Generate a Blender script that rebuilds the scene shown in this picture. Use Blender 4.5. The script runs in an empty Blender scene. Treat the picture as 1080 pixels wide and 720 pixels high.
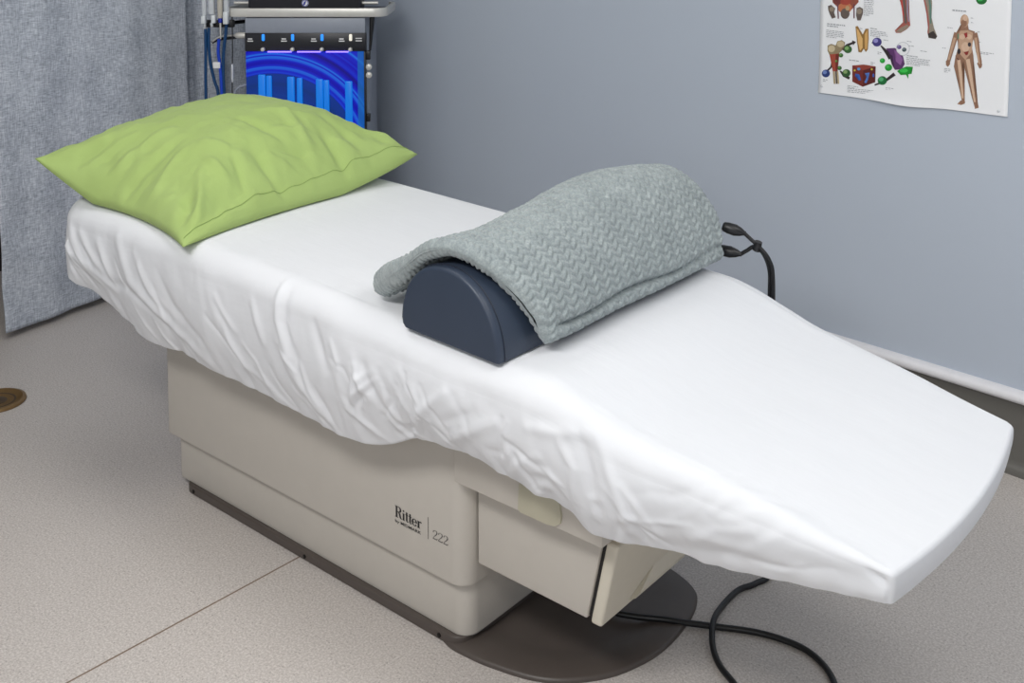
import bpy, bmesh, math, random
from mathutils import Vector, Matrix, noise
random.seed(7)
SC = bpy.context.scene
COL = SC.collection
R = math.radians

# ------------------------------------------------------------------ helpers
def interp(x, xs, ys):
    if x <= xs[0]: return ys[0]
    for i in range(1, len(xs)):
        if x <= xs[i]:
            f = (x - xs[i-1]) / (xs[i] - xs[i-1])
            return ys[i-1] + f * (ys[i] - ys[i-1])
    return ys[-1]

def sstep(a, b, x):
    t = max(0.0, min(1.0, (x - a) / (b - a))) if a != b else float(x > a)
    return t * t * (3 - 2 * t)

def link(name, me, mats, parent=None, smooth=True):
    o = bpy.data.objects.new(name, me)
    COL.objects.link(o)
    for m in (mats if isinstance(mats, (list, tuple)) else [mats]):
        me.materials.append(m)
    if smooth:
        for p in me.polygons: p.use_smooth = True
    if parent: o.parent = parent
    return o

def mesh(name, verts, faces, mats, parent=None, smooth=True, mi=None):
    me = bpy.data.meshes.new(name)
    me.from_pydata([tuple(v) for v in verts], [], faces)
    me.validate(); me.update()
    o = link(name, me, mats, parent, smooth)
    if mi:
        for p, k in zip(me.polygons, mi): p.material_index = k
    return o

def from_bm(name, bm, mats, parent=None, smooth=True, angle=35):
    bmesh.ops.recalc_face_normals(bm, faces=bm.faces[:])
    me = bpy.data.meshes.new(name)
    bm.to_mesh(me); bm.free()
    o = link(name, me, mats, parent, smooth)
    if smooth: me.set_sharp_from_angle(angle=R(angle))
    return o

def thing(name, label, cat, loc=(0, 0, 0), rz=0, group=None):
    o = bpy.data.objects.new(name, None); COL.objects.link(o)
    o.location = loc; o.rotation_euler = (0, 0, rz); o.empty_display_size = .05
    tag(o, label, cat, group); return o

def tag(o, label, cat, group=None):
    o['label'] = label; o['category'] = cat
    if group: o['group'] = group
    return o

def struct(o):
    o['kind'] = 'structure'; return o

def add_box(bm, x0, x1, y0, y1, z0, z1, bev=0.0, seg=2, shear=None):
    vs = []
    for z in (z0, z1):
        for x, y in ((x0, y0), (x1, y0), (x1, y1), (x0, y1)):
            dx = shear(x, z) if shear else 0
            vs.append(bm.verts.new((x + dx, y, z)))
    fs = [bm.faces.new([vs[i] for i in q]) for q in ((3,2,1,0),(4,5,6,7),(0,1,5,4),(1,2,6,5),(2,3,7,6),(3,0,4,7))]
    if bev > 0:
        es = set()
        for f in fs: es.update(f.edges)
        bmesh.ops.bevel(bm, geom=list(es), offset=bev, segments=seg, profile=.5, affect='EDGES')

def box(name, x0, x1, y0, y1, z0, z1, mat, parent=None, bev=.003, seg=2, shear=None):
    bm = bmesh.new(); add_box(bm, x0, x1, y0, y1, z0, z1, bev, seg, shear)
    return from_bm(name, bm, mat, parent)

def rrect(x0, x1, y0, y1, r, n=8):
    rs = r if isinstance(r, (list, tuple)) else [r] * 4     # order: (x0,y0) (x1,y0) (x1,y1) (x0,y1)
    out = []
    for (cx, cy, a0, rr) in ((x0+rs[0], y0+rs[0], 180, rs[0]), (x1-rs[1], y0+rs[1], 270, rs[1]), (x1-rs[2], y1-rs[2], 0, rs[2]), (x0+rs[3], y1-rs[3], 90, rs[3])):
        for k in range(n + 1):
            a = R(a0 + 90 * k / n); out.append((cx + rr * math.cos(a), cy + rr * math.sin(a)))
    return out

def add_prism(bm, outline, z0, z1, eb=.003, et=.003, seg=3, tf=None):
    """extrude a closed plan outline with rounded bottom/top edges"""
    n = len(outline)
    nor = []
    for i in range(n):
        a = Vector(outline[i-1]); b = Vector(outline[(i+1) % n]); d = (b - a)
        d = d.normalized() if d.length > 1e-9 else Vector((1, 0))
        nor.append(Vector((d.y, -d.x)))
    rings = []
    for k in range(seg + 1):
        t = R(90 * k / seg); rings.append((eb * (1 - math.sin(t)), z0 + eb * (1 - math.cos(t))))
    for k in range(seg + 1):
        t = R(90 * k / seg); rings.append((et * (1 - math.cos(t)), z1 - et * (1 - math.sin(t))))
    vr = []
    for off, z in rings:
        row = []
        for i in range(n):
            p = Vector(outline[i]) - nor[i] * off
            q = (p.x, p.y, z)
            row.append(bm.verts.new(tf(q) if tf else q))
        vr.append(row)
    for a, b in zip(vr[:-1], vr[1:]):
        for i in range(n):
            j = (i + 1) % n
            bm.faces.new((a[i], a[j], b[j], b[i]))
    bm.faces.new(vr[-1]); bm.faces.new(vr[0][::-1])

def prism(name, outline, z0, z1, mat, parent=None, eb=.003, et=.003, seg=3, tf=None):
    bm = bmesh.new(); add_prism(bm, outline, z0, z1, eb, et, seg, tf)
    return from_bm(name, bm, mat, parent)

def catmull(pts, n=8):
    P = [Vector(p) for p in pts]; out = []
    for i in range(len(P) - 1):
        p0 = P[max(i-1, 0)]; p1 = P[i]; p2 = P[i+1]; p3 = P[min(i+2, len(P)-1)]
        for k in range(n):
            t = k / n
            out.append(.5 * ((2*p1) + (p2-p0)*t + (2*p0-5*p1+4*p2-p3)*t*t + (3*p1-p0-3*p2+p3)*t**3))
    out.append(P[-1]); return out

def add_tube(bm, pts, r, sides=10, cap=True):
    P = [Vector(p) for p in pts]; rad = r if isinstance(r, (list, tuple)) else [r] * len(P)
    T = [(P[min(i+1, len(P)-1)] - P[max(i-1, 0)]).normalized() for i in range(len(P))]
    up = Vector((0, 0, 1)) if abs(T[0].z) < .9 else Vector((1, 0, 0))
    nrm = (up - T[0] * up.dot(T[0])).normalized(); rows = []
    for i, p in enumerate(P):
        nrm = (nrm - T[i] * nrm.dot(T[i])).normalized(); b = T[i].cross(nrm)
        rows.append([bm.verts.new(p + (nrm * math.cos(2*math.pi*k/sides) + b * math.sin(2*math.pi*k/sides)) * rad[i]) for k in range(sides)])
    for a, b in zip(rows[:-1], rows[1:]):
        for k in range(sides):
            bm.faces.new((a[k], a[(k+1) % sides], b[(k+1) % sides], b[k]))
    if cap:
        bm.faces.new(rows[0][::-1]); bm.faces.new(rows[-1])

def tube(name, pts, r, mat, parent=None, sides=10, smooth_n=0):
    bm = bmesh.new()
    add_tube(bm, catmull(pts, smooth_n) if smooth_n else pts, r, sides)
    return from_bm(name, bm, mat, parent, angle=50)

def add_lathe(bm, prof, loc=(0, 0, 0), axis='z', n=32):
    rows = []
    for r, h in prof:
        row = []
        for k in range(n):
            a = 2 * math.pi * k / n; c, s = r * math.cos(a), r * math.sin(a)
            v = {'z': (c, s, h), 'y': (c, h, s), 'x': (h, c, s)}[axis]
            row.append(bm.verts.new(Vector(v) + Vector(loc)))
        rows.append(row)
    for a, b in zip(rows[:-1], rows[1:]):
        for k in range(n): bm.faces.new((a[k], a[(k+1) % n], b[(k+1) % n], b[k]))
    bm.faces.new(rows[0][::-1]); bm.faces.new(rows[-1])

def lathe(name, prof, mat, parent=None, loc=(0, 0, 0), axis='z', n=32, angle=35):
    bm = bmesh.new(); add_lathe(bm, prof, loc, axis, n)
    return from_bm(name, bm, mat, parent, angle=angle)

def grid(name, nu, nv, fn, mats, parent=None, closed_u=False):
    vs = [fn(i, j) for i in range(nu) for j in range(nv)]
    fs = []
    for i in range(nu if closed_u else nu - 1):
        k = (i + 1) % nu
        for j in range(nv - 1):
            fs.append((i*nv+j, k*nv+j, k*nv+j+1, i*nv+j+1))
    return mesh(name, vs, fs, mats, parent)

def fbm(x, y, z, oct=4, s=1.0):
    return noise.fractal(Vector((x*s, y*s, z*s)), 1.0, 2.0, oct)

# ------------------------------------------------------------------ materials
def srgb(r, g, b):
    f = lambda c: (c/255/12.92) if c/255 <= .04045 else ((c/255 + .055)/1.055) ** 2.4
    return (f(r), f(g), f(b), 1)

class N:
    def __init__(s, name):
        s.m = bpy.data.materials.new(name); s.m.use_nodes = True
        s.t = s.m.node_tree; s.b = s.t.nodes['Principled BSDF']
    def n(s, typ, **kw):
        nd = s.t.nodes.new(typ)
        for k, v in kw.items():
            if k in nd.inputs: nd.inputs[k].default_value = v
            else: setattr(nd, k, v)
        return nd
    def l(s, a, b): s.t.links.new(a, b)
    def math(s, op, a, b=None, c=None):
        nd = s.t.nodes.new('ShaderNodeMath'); nd.operation = op
        for i, v in enumerate((a, b, c)):
            if v is None: continue
            if isinstance(v, (int, float)): nd.inputs[i].default_value = v
            else: s.l(v, nd.inputs[i])
        return nd.outputs[0]
    def mix(s, fac, a, b):
        nd = s.t.nodes.new('ShaderNodeMix'); nd.data_type = 'RGBA'
        for sock, v in ((nd.inputs[0], fac), (nd.inputs[6], a), (nd.inputs[7], b)):
            if isinstance(v, (int, float)): sock.default_value = v
            elif isinstance(v, tuple): sock.default_value = v
            else: s.l(v, sock)
        return nd.outputs[2]
    def ramp(s, fac, stops):
        nd = s.t.nodes.new('ShaderNodeValToRGB'); e = nd.color_ramp.elements
        while len(e) < len(stops): e.new(.5)
        for el, (p, c) in zip(e, stops): el.position = p; el.color = c
        s.l(fac, nd.inputs[0]); return nd.outputs[0]
    def noise(s, scale, detail=3, rough=.5, vec=None):
        nd = s.n('ShaderNodeTexNoise'); nd.inputs['Scale'].default_value = scale
        nd.inputs['Detail'].default_value = detail; nd.inputs['Roughness'].default_value = rough
        s.l(vec if vec is not None else s.obj(), nd.inputs['Vector']); return nd.outputs['Fac']
    def obj(s):
        if not hasattr(s, 'tc'): s.tc = s.t.nodes.new('ShaderNodeTexCoord')
        return s.tc.outputs['Object']
    def uv(s):
        s.obj(); return s.tc.outputs['UV']
    def mapped(s, vec, scale=(1, 1, 1), rot=(0, 0, 0)):
        nd = s.n('ShaderNodeMapping'); nd.inputs['Scale'].default_value = scale; nd.inputs['Rotation'].default_value = rot
        s.l(vec, nd.inputs['Vector']); return nd.outputs[0]
    def bump(s, h, strength=.2, dist=.002):
        nd = s.n('ShaderNodeBump'); nd.inputs['Strength'].default_value = strength; nd.inputs['Distance'].default_value = dist
        s.l(h, nd.inputs['Height']); s.l(nd.outputs[0], s.b.inputs['Normal'])
    def set(s, color=None, rough=.5, metal=0.0, spec=.5, **kw):
        if color is not None:
            if isinstance(color, tuple): s.b.inputs['Base Color'].default_value = color
            else: s.l(color, s.b.inputs['Base Color'])
        s.b.inputs['Roughness'].default_value = rough; s.b.inputs['Metallic'].default_value = metal
        s.b.inputs['Specular IOR Level'].default_value = spec
        for k, v in kw.items(): s.b.inputs[k.replace('_', ' ')].default_value = v
        return s.m

def simple(name, col, rough=.5, metal=0., spec=.5, var=.06, scale=40, bump=0, bdist=.001):
    a = N(name)
    f = a.noise(scale, 3)
    lo = tuple(c * (1 - var) for c in col[:3]) + (1,); hi = tuple(min(1, c * (1 + var)) for c in col[:3]) + (1,)
    a.set(a.mix(f, lo, hi), rough, metal, spec)
    if bump: a.bump(a.noise(scale * 6, 2), bump, bdist)
    return a.m

def glow(name, col, strength, emis=None):
    a = N(name); a.set(col, .3)
    a.b.inputs['Emission Color'].default_value = emis or col; a.b.inputs['Emission Strength'].default_value = strength
    return a.m

def m_floor():
    a = N('speckled_vinyl'); o = a.obj()
    base = a.mix(a.noise(3.0, 4), srgb(199, 191, 185), srgb(214, 207, 202))
    fine = a.noise(230, 2, .6)
    c = a.mix(a.math('MULTIPLY', a.ramp(fine, [(.40, (0, 0, 0, 1)), (.66, (1, 1, 1, 1))]), .62), a.mix(.42, base, srgb(164, 156, 150)), srgb(232, 226, 221))
    v = a.n('ShaderNodeTexVoronoi'); v.inputs['Scale'].default_value = 150; a.l(o, v.inputs['Vector'])
    thr = a.math('LESS_THAN', v.outputs['Distance'], .24)
    sc = a.n('ShaderNodeSeparateColor'); a.l(v.outputs['Color'], sc.inputs[0])
    pick = a.math('MULTIPLY', thr, a.math('GREATER_THAN', sc.outputs[0], .70))
    c = a.mix(a.math('MULTIPLY', pick, .42), c, srgb(120, 112, 106))
    pick2 = a.math('MULTIPLY', thr, a.math('LESS_THAN', sc.outputs[0], .28))
    c = a.mix(a.math('MULTIPLY', pick2, .35), c, srgb(235, 232, 226))
    sx = a.n('ShaderNodeSeparateXYZ'); a.l(o, sx.inputs[0])
    d = a.math('ABSOLUTE', a.math('ADD', sx.outputs[0], a.math('ADD', a.math('MULTIPLY', sx.outputs[1], -.030), 1.8345)))
    seam = a.math('LESS_THAN', d, .0021)
    c = a.mix(seam, c, srgb(128, 108, 90))
    a.set(c, .42, 0, .35)
    a.bump(a.math('SUBTRACT', fine, seam), .06, .001)
    return a.m

def m_wall():
    a = N('grey_blue_paint')
    c = a.mix(a.noise(1.6, 3), srgb(187, 196, 209), srgb(192, 201, 213))
    a.set(c, .55, 0, .3); a.bump(a.noise(170, 3), .12, .001); return a.m

def m_curtain():
    a = N('woven_grey_linen'); o = a.obj()
    h = a.noise(1.0, 2, .6, a.mapped(o, (45, 45, 330)))
    w = a.noise(1.0, 2, .6, a.mapped(o, (330, 330, 36)))
    big = a.noise(9, 3)
    f = a.math('ADD', a.math('MULTIPLY', a.math('ADD', h, w), .42), a.math('MULTIPLY', big, .16))
    c = a.ramp(f, [(.34, srgb(136, 142, 154)), (.5, srgb(188, 194, 204)), (.66, srgb(230, 234, 240))])
    a.set(c, .9, 0, .1); a.bump(a.math('ADD', h, w), .3, .0015); return a.m

def m_sheet():
    a = N('white_cotton'); o = a.obj()
    f = a.noise(1.0, 2, .5, a.mapped(o, (900, 900, 900)))
    c = a.mix(a.noise(2.5, 2), srgb(226, 228, 232), srgb(232, 233, 236))
    a.set(c, .88, 0, .12); a.b.inputs['Sheen Weight'].default_value = .1
    w = a.noise(1.0, 3, .6, a.mapped(o, (9, 30, 20), (0, 0, R(20))))
    a.bump(a.math('ADD', a.math('MULTIPLY', f, .08), w), .18, .006); return a.m

def m_pillow():
    a = N('green_cotton'); o = a.obj()
    c = a.mix(a.noise(5, 3), srgb(161, 184, 107), srgb(172, 194, 122))
    a.set(c, .85, 0, .15); a.b.inputs['Sheen Weight'].default_value = .12
    a.bump(a.math('ADD', a.noise(38, 4, .6), a.math('MULTIPLY', a.noise(700, 1), .1)), .22, .005); return a.m

def m_blanket():
    a = N('grey_plush'); uv = a.uv()
    f1 = a.noise(260, 3, .7); f2 = a.noise(7, 4, .6); f3 = a.noise(55, 3, .6)
    g = a.math('ADD', a.math('MULTIPLY', f1, .45), a.math('ADD', a.math('MULTIPLY', f2, .22), a.math('MULTIPLY', f3, .33)))
    c = a.ramp(g, [(.34, srgb(128, 136, 138)), (.5, srgb(150, 159, 160)), (.66, srgb(176, 184, 184))])
    a.set(c, .95, 0, .05)
    a.b.inputs['Sheen Weight'].default_value = .35; a.b.inputs['Sheen Roughness'].default_value = .5
    a.bump(a.math('ADD', f1, f3), .35, .002); return a.m

def m_vinyl():
    a = N('navy_vinyl'); c = a.mix(a.noise(12, 2), srgb(50, 60, 76), srgb(55, 65, 82))
    a.set(c, .42, 0, .45)
    v = a.n('ShaderNodeTexVoronoi'); v.inputs['Scale'].default_value = 520; a.l(a.obj(), v.inputs['Vector'])
    a.bump(v.outputs['Distance'], .12, .0006); return a.m

def m_bay():
    """backlit blue panel printed with sweeping arcs (local coordinates of the machine)"""
    a = N('backlit_blue_panel'); o = a.obj()
    s = a.n('ShaderNodeSeparateXYZ'); a.l(o, s.inputs[0]); x, z = s.outputs[0], s.outputs[2]
    dx = a.math('ADD', x, .12); dz = a.math('ADD', z, -.50)
    rad = a.math('SQRT', a.math('ADD', a.math('MULTIPLY', dx, dx), a.math('MULTIPLY', dz, dz)))
    n = a.n('ShaderNodeTexNoise'); n.noise_dimensions = '1D'; n.inputs['Scale'].default_value = 20; n.inputs['Detail'].default_value = 3
    a.l(rad, n.inputs['W'])
    c = a.ramp(n.outputs['Fac'], [(.33, srgb(0, 6, 96)), (.46, srgb(6, 16, 176)), (.57, srgb(8, 48, 200)), (.65, srgb(30, 120, 228)), (.72, srgb(6, 30, 190))])
    inner = a.math('LESS_THAN', rad, .318)
    c = a.mix(a.math('MULTIPLY', inner, .85), c, srgb(0, 58, 112))
    edge = a.math('GREATER_THAN', x, .190)
    c = a.mix(a.math('MULTIPLY', edge, .7), c, srgb(10, 110, 175))
    a.set((0.015, .008, .10, 1), .5, spec=.1)
    a.l(c, a.b.inputs['Emission Color']); a.b.inputs['Emission Strength'].default_value = .8
    return a.m

M = dict(
    floor=m_floor(), wall=m_wall(), curtain=m_curtain(), sheet=m_sheet(), pillow=m_pillow(), blanket=m_blanket(), vinyl=m_vinyl(), bay=m_bay(),
    ceil=simple('white_ceiling', srgb(235, 235, 232), .8), dark=simple('dark_void_paint', srgb(38, 30, 36), .8),
    rubber=simple('grey_rubber', srgb(104, 102, 97), .45, var=.04, scale=8), trim=simple('white_gloss', srgb(234, 233, 236), .3),
    shell=simple('warm_grey_plastic', srgb(196, 190, 181), .45, var=.025, scale=30, bump=.1, bdist=.0004),
    cream=simple('cream_plastic', srgb(190, 185, 164), .45, var=.03), drawer=simple('side_lit_drawer_plastic', srgb(216, 209, 193), .45, var=.03),  # drawer colour lightened to stand for side light on its front
    brown=simple('brown_plastic', srgb(84, 76, 71), .42, var=.06, scale=60, bump=.1, bdist=.0004), black=simple('black_plastic', srgb(22, 22, 25), .4),
    gap=simple('gap_shade', srgb(30, 28, 27), .7), screw=simple('dark_screw', srgb(20, 19, 18), .4, .5),
    ink=simple('dark_ink', srgb(44, 42, 42), .6), ink_soft=simple('soft_ink', srgb(92, 88, 86), .6), cord=simple('black_cord', srgb(24, 24, 26), .4),
    uphol=simple('cream_upholstery', srgb(205, 200, 188), .5), brass=simple('aged_brass', srgb(140, 112, 74), .4, .5, var=.15, scale=25),
    brassdark=simple('tarnished_brass', srgb(84, 68, 50), .5, .3, var=.15, scale=25),
    paper=simple('poster_paper', srgb(246, 247, 249), .35, var=.01), alu=simple('brushed_aluminium', srgb(214, 212, 206), .35, .25, var=.05),
    chrome=simple('chrome', srgb(222, 225, 228), .25, .4), steel=simple('white_metal_clip', srgb(226, 230, 232), .35, .1), mgrey=simple('machine_grey', srgb(148, 154, 166), .4),
    mdark=simple('machine_black', srgb(34, 34, 40), .35), hose=simple('blue_hose', srgb(8, 62, 108), .35), hose2=simple('cobalt_hose', srgb(16, 64, 190), .35),
    bluecol=simple('blue_collar', srgb(14, 40, 160), .4), white=simple('white_tag', srgb(232, 232, 232), .5),
    ind=glow('blue_indicator', srgb(40, 140, 240), .7), indw=glow('white_indicator', srgb(230, 225, 210), .6),
    led=glow('violet_led', srgb(112, 92, 255), 3.4), bottle=glow('blue_lit_bottle', srgb(10, 70, 150), .70, srgb(4, 122, 222)),
    stitch=simple('green_stitch', srgb(134, 158, 86), .9), navystitch=simple('navy_piping', srgb(34, 40, 54), .5),
    clear=simple('clear_pin', srgb(215, 218, 222), .2),
)

# ------------------------------------------------------------------ room
WA = R(173.78); WD = Vector((math.cos(WA), math.sin(WA), 0)); WN = Vector((-.108, -.994, 0)).normalized()   # along the wall (leftwards), out of the wall
WP = Vector((-.7048, 2.8145, 0))
def wallpt(a, z, out=0.0): 
    p = WP + WD * a + WN * out; return (p.x, p.y, z)

struct(box('floor', -4.6, 2.2, -2.4, 3.6, -.06, 0, M['floor'], bev=0))
A0, A1, HC = -2.6, 3.75, 2.45
def wall_slab(name, a0, a1, z0, z1, o0, o1, mat):
    vs = [wallpt(a, z, o) for z in (z0, z1) for a, o in ((a0, o0), (a1, o0), (a1, o1), (a0, o1))]
    return struct(mesh(name, vs, [(3,2,1,0),(4,5,6,7),(0,1,5,4),(1,2,6,5),(2,3,7,6),(3,0,4,7)], mat, smooth=False))
wall_slab('wall_back', A0, A1, 0, HC, 0, -.10, M['wall'])
struct(box('wall_left', -4.3, -4.2, -2.3, 3.4, 0, HC, M['dark'], bev=0))
struct(box('wall_right', 2.2, 2.3, -2.4, 3.0, 0, HC, M['wall'], bev=0))
struct(box('ceiling', -4.6, 2.2, -2.4, 3.6, HC, HC + .06, M['ceil'], bev=0))
# coved rubber skirting and the white half-round trim on top of it
prof = [(.0, .176), (.006, .176), (.006, .03), (.009, .016), (.018, .006), (.034, .002), (.034, .0), (.0, .0)]
def wall_profile(name, prof, a0, a1, mat):
    n = len(prof); vs = [wallpt(a, z, o) for a in (a0, a1) for o, z in prof]
    fs = [(i, (i+1) % n, n + (i+1) % n, n + i) for i in range(n)] + [tuple(range(n))[::-1], tuple(range(n, 2*n))]
    o = mesh(name, vs, fs, mat); o.data.set_sharp_from_angle(angle=R(40)); return struct(o)
wall_profile('baseboard_back', prof, A0, A1, M['rubber'])
wall_profile('trim_1', [(0, .176)] + [(.026 * math.cos(R(t)) ** .8 if t not in (-90, 90) else 0, .192 + .016 * math.sin(R(t))) for t in range(-80, 81, 20)] + [(0, .208)], A0, A1, M['trim'])

# ------------------------------------------------------------------ curtain
def make_curtain():
    P = Vector((-3.493, 1.575, 0)); T = Vector((math.cos(R(98.7)), math.sin(R(98.7)), 0)); Nn = Vector((T.y, -T.x, 0))
    W, NU, NV = 1.40, 180, 60
    def f(i, j):
        s = i / (NU - 1) * W; z = .028 + (HC - .03 - .028) * (j / (NV - 1)) ** 1.3
        d = .006 * math.sin(s * 13 + .5) + .0035 * math.sin(s * 37 + 1.1 + .3 * math.sin(z * 3)) - .045 * sstep(.81, .825, s) + .010 * sstep(.70, .80, s) * (1 - sstep(.80, .815, s)) + .012 * sstep(.84, .9, s) * math.sin(s * 40)
        d += .006 * fbm(s * 3, z * 2.2, 1.7) + .003 * math.sin(z * 26 + 3 * math.sin(s * 6)) * (1 - sstep(.3, 1.2, z))
        p = P + T * (s - .006 * z) + Nn * (d + .012)
        zz = z - (.004 * math.sin(s * 9) if j == 0 else 0)
        return (p.x, p.y, zz)
    o = grid('curtain', NU, NV, f, M['curtain'])
    md = o.modifiers.new('thick', 'SOLIDIFY'); md.thickness = .003
    return tag(o, 'grey woven linen curtain hanging to the floor on the left', 'curtain')
make_curtain()

# ------------------------------------------------------------------ brass floor plate at the left edge
bp = thing('floor_plate', 'round brass plate with raised rim on the floor at the left edge', 'floor plate', (-3.052, 1.352, 0))
lathe('rim', [(.052, 0), (.078, 0), (.080, .003), (.078, .008), (.070, .0105), (.060, .007), (.052, .004)], M['brass'], bp, n=48)
lathe('dish', [(.0535, .001), (.0535, .0042), (.03, .0035), (.024, .0065), (.012, .0085), (.004, .009)], M['brassdark'], bp, n=40)

# ------------------------------------------------------------------ examination table
tb = thing('examination_table', 'warm grey powered examination table under the white sheet', 'examination table', (-1.80, 1.63, 0))
def loc(o):
    o.matrix_parent_inverse = Matrix.Translation((1.80, -1.63, 0)); return o
def pr(name, *a, **k): return loc(prism(name, *a, **k))

pr('base_plinth', rrect(-2.225, -1.318, 1.424, 1.872, .03), 0, .0205, M['brown'], tb)
for x in (-2.185, -1.772, -1.372):
    loc(lathe('screw', [(.0045, 0), (.0045, -.0015), (.002, -.0018)], M['screw'], tb, loc=(x, 1.4240, .0095), axis='y', n=14))
pr('lower_cover', rrect(-2.266, -1.308, 1.4345, 1.864, [.022, .034, .034, .022]), .0190, .17, M['shell'], tb, eb=.004)
pr('upper_cover', rrect(-2.286, -1.300, 1.419, 1.875, [.014, .036, .036, .014]), .1285, .53, M['shell'], tb, eb=.003)
# foot plate: dark brown, softly dished, rounded front
fo = [(-1.40, 1.440), (-1.345, 1.4205), (-1.295, 1.421), (-1.245, 1.428), (-1.169, 1.449), (-1.115, 1.482), (-1.062, 1.545), (-1.033, 1.619), (-1.024, 1.68), (-1.027, 1.746), (-1.040, 1.815), (-1.070, 1.866), (-1.14, 1.895), (-1.24, 1.905), (-1.36, 1.906)]
fo = [tuple(p)[:2] for p in catmull([(a, b, 0) for a, b in fo], 5)]
bm = bmesh.new()
def ring(k, z): 
    c = Vector((-1.25, 1.66)); return [bm.verts.new((*(c + (Vector(p) - c) * k), z)) for p in fo]
rings = [ring(1, 0), ring(1, .004), ring(.99, .0075), ring(.975, .009), ring(.80, .010), ring(.74, .0085), ring(.66, .005), ring(.58, .0035)]
for a, b in zip(rings[:-1], rings[1:]):
    for i in range(len(fo)): bm.faces.new((a[i], a[(i+1) % len(fo)], b[(i+1) % len(fo)], b[i]))
bm.faces.new(rings[-1])
loc(from_bm('foot_plate', bm, M['brown'], tb, angle=60))
# drawer housing, drawer, rail
sh = lambda x, z: -(.311 - z) * .215 if x > -1.2 else 0
loc(box('drawer_housing', -1.296, -1.0135, 1.450, 1.86, .1705, .352, M['shell'], tb, bev=.004, seg=3, shear=sh))
loc(box('drawer_gap_shade', -1.020, -1.003, 1.456, 1.85, .176, .33, M['gap'], tb, bev=.0, shear=sh))  # dark filler box, coloured to stand for shade between housing and drawer
dr = loc(box('drawer', -1.006, -.982, 1.4495, 1.86, .1665, .325, M['drawer'], tb, bev=.006, seg=4, shear=sh))
bm = bmesh.new()          # finger lip moulded along the lower front of the drawer
pts = [(-.982, .178), (-.974, .180), (-.972, .190), (-.982, .214)]
vs = [[bm.verts.new((x + sh(x, z), y, z)) for x, z in pts] for y in (1.53, 1.85)]
vs[0] = [bm.verts.new((x + sh(x, z), y, z)) for (x, z), y in zip(pts, (1.53, 1.54, 1.55, 1.60))]
for i in range(3): bm.faces.new((vs[0][i], vs[0][i+1], vs[1][i+1], vs[1][i]))
bm.faces.new(vs[0][::-1]); bm.faces.new(vs[1])
h = from_bm('drawer_handle', bm, M['drawer'], dr, angle=30)
loc(box('side_rail', -1.3095, -.978, 1.401, 1.91, .3455, .47, M['shell'], tb, bev=.0016, seg=2))
cap_o = [(-1.155, .352), (-1.150, .3465), (-1.090, .3465), (-1.072, .350), (-1.062, .358), (-1.060, .372), (-1.064, .392), (-1.072, .402), (-1.145, .402), (-1.153, .397)]
bm = bmesh.new(); add_prism(bm, [(x, z) for x, z in cap_o], 0, .0045, .0001, .0015, 2, tf=lambda q: (q[0], 1.4012 - q[2], q[1]))
loc(from_bm('latch_cover', bm, M['cream'], tb))

# ---- sheet and mattress shape functions
ZX = [-2.58, -2.03, -1.64, -1.13, -1.06, -1.01, -.96, -.915, -.863, -.743, -.659, -.575, -.5, -.45]
ZZ = [.695, .682, .668, .645, .641, .634, .620, .605, .590, .574, .562, .545, .533, .526]
def ztop(x): return sum(interp(x + d, ZX, ZZ) for d in (-.03, -.015, 0, .015, .03)) / 5
def ynear(x): return interp(x, [-2.6, -1.15, -.95, -.70, -.48], [1.290, 1.290, 1.300, 1.325, 1.345])
def yfar(x):  return interp(x, [-2.6, -1.05, -.90, -.70, -.48], [2.004, 2.004, 1.985, 1.940, 1.893])
HX = [-2.60, -2.56, -2.405, -2.321, -2.24, -2.16, -2.085, -1.976, -1.777, -1.64, -1.515, -1.455, -1.398, -1.343, -1.289, -1.2, -1.114, -1.073, -1.015, -.958, -.929, -.822, -.746, -.621, -.485]
HZ = [.506, .498, .481, .434, .399, .398, .410, .400, .395, .388, .385, .392, .415, .446, .450, .458, .442, .434, .437, .406, .408, .430, .432, .458, .485]
XF, XH = -.478, -2.548
def outline():
    """plan outline of the sheet: near side (head to foot), bowed foot end, far side, head end"""
    pts = []
    rc = .075
    n = 620; rk = .012; yn, yf = ynear(XF), yfar(XF)
    for k in range(n):
        x = XH + rc + (XF - rk - XH - rc) * k / (n - 1); pts.append((x, ynear(x), 'n'))
    for k in range(1, 6):
        a = R(-90 + 90 * k / 6); pts.append((XF - rk + rk * math.cos(a), yn + rk + rk * math.sin(a), 'f'))
    n = 60
    for k in range(n + 1):
        t = k / n; y = yn + rk + (yf - yn - 2 * rk) * t
        pts.append((XF + .024 * (1 - (2*t - 1) ** 2) ** 1.0, y, 'f'))
    for k in range(1, 6):
        a = R(90 * k / 6); pts.append((XF - rk + rk * math.cos(a), yf - rk + rk * math.sin(a), 'f'))
    n = 200
    for k in range(n):
        x = XF - rk + (XH + rc - XF + rk) * k / (n - 1); pts.append((x, yfar(x), 'b'))
    for k in range(1, 12):
        a = R(90 + 90 * k / 12); pts.append((XH + rc + rc * math.cos(a), 2.004 - rc + rc * math.sin(a), 'h'))
    for k in range(0, 30):
        pts.append((XH, 2.004 - rc + (1.290 + rc - 2.004 + rc) * k / 29, 'h'))
    for k in range(1, 12):
        a = R(180 + 90 * k / 12); pts.append((XH + rc + rc * math.cos(a), 1.290 + rc + rc * math.sin(a), 'h'))
    return pts
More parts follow.
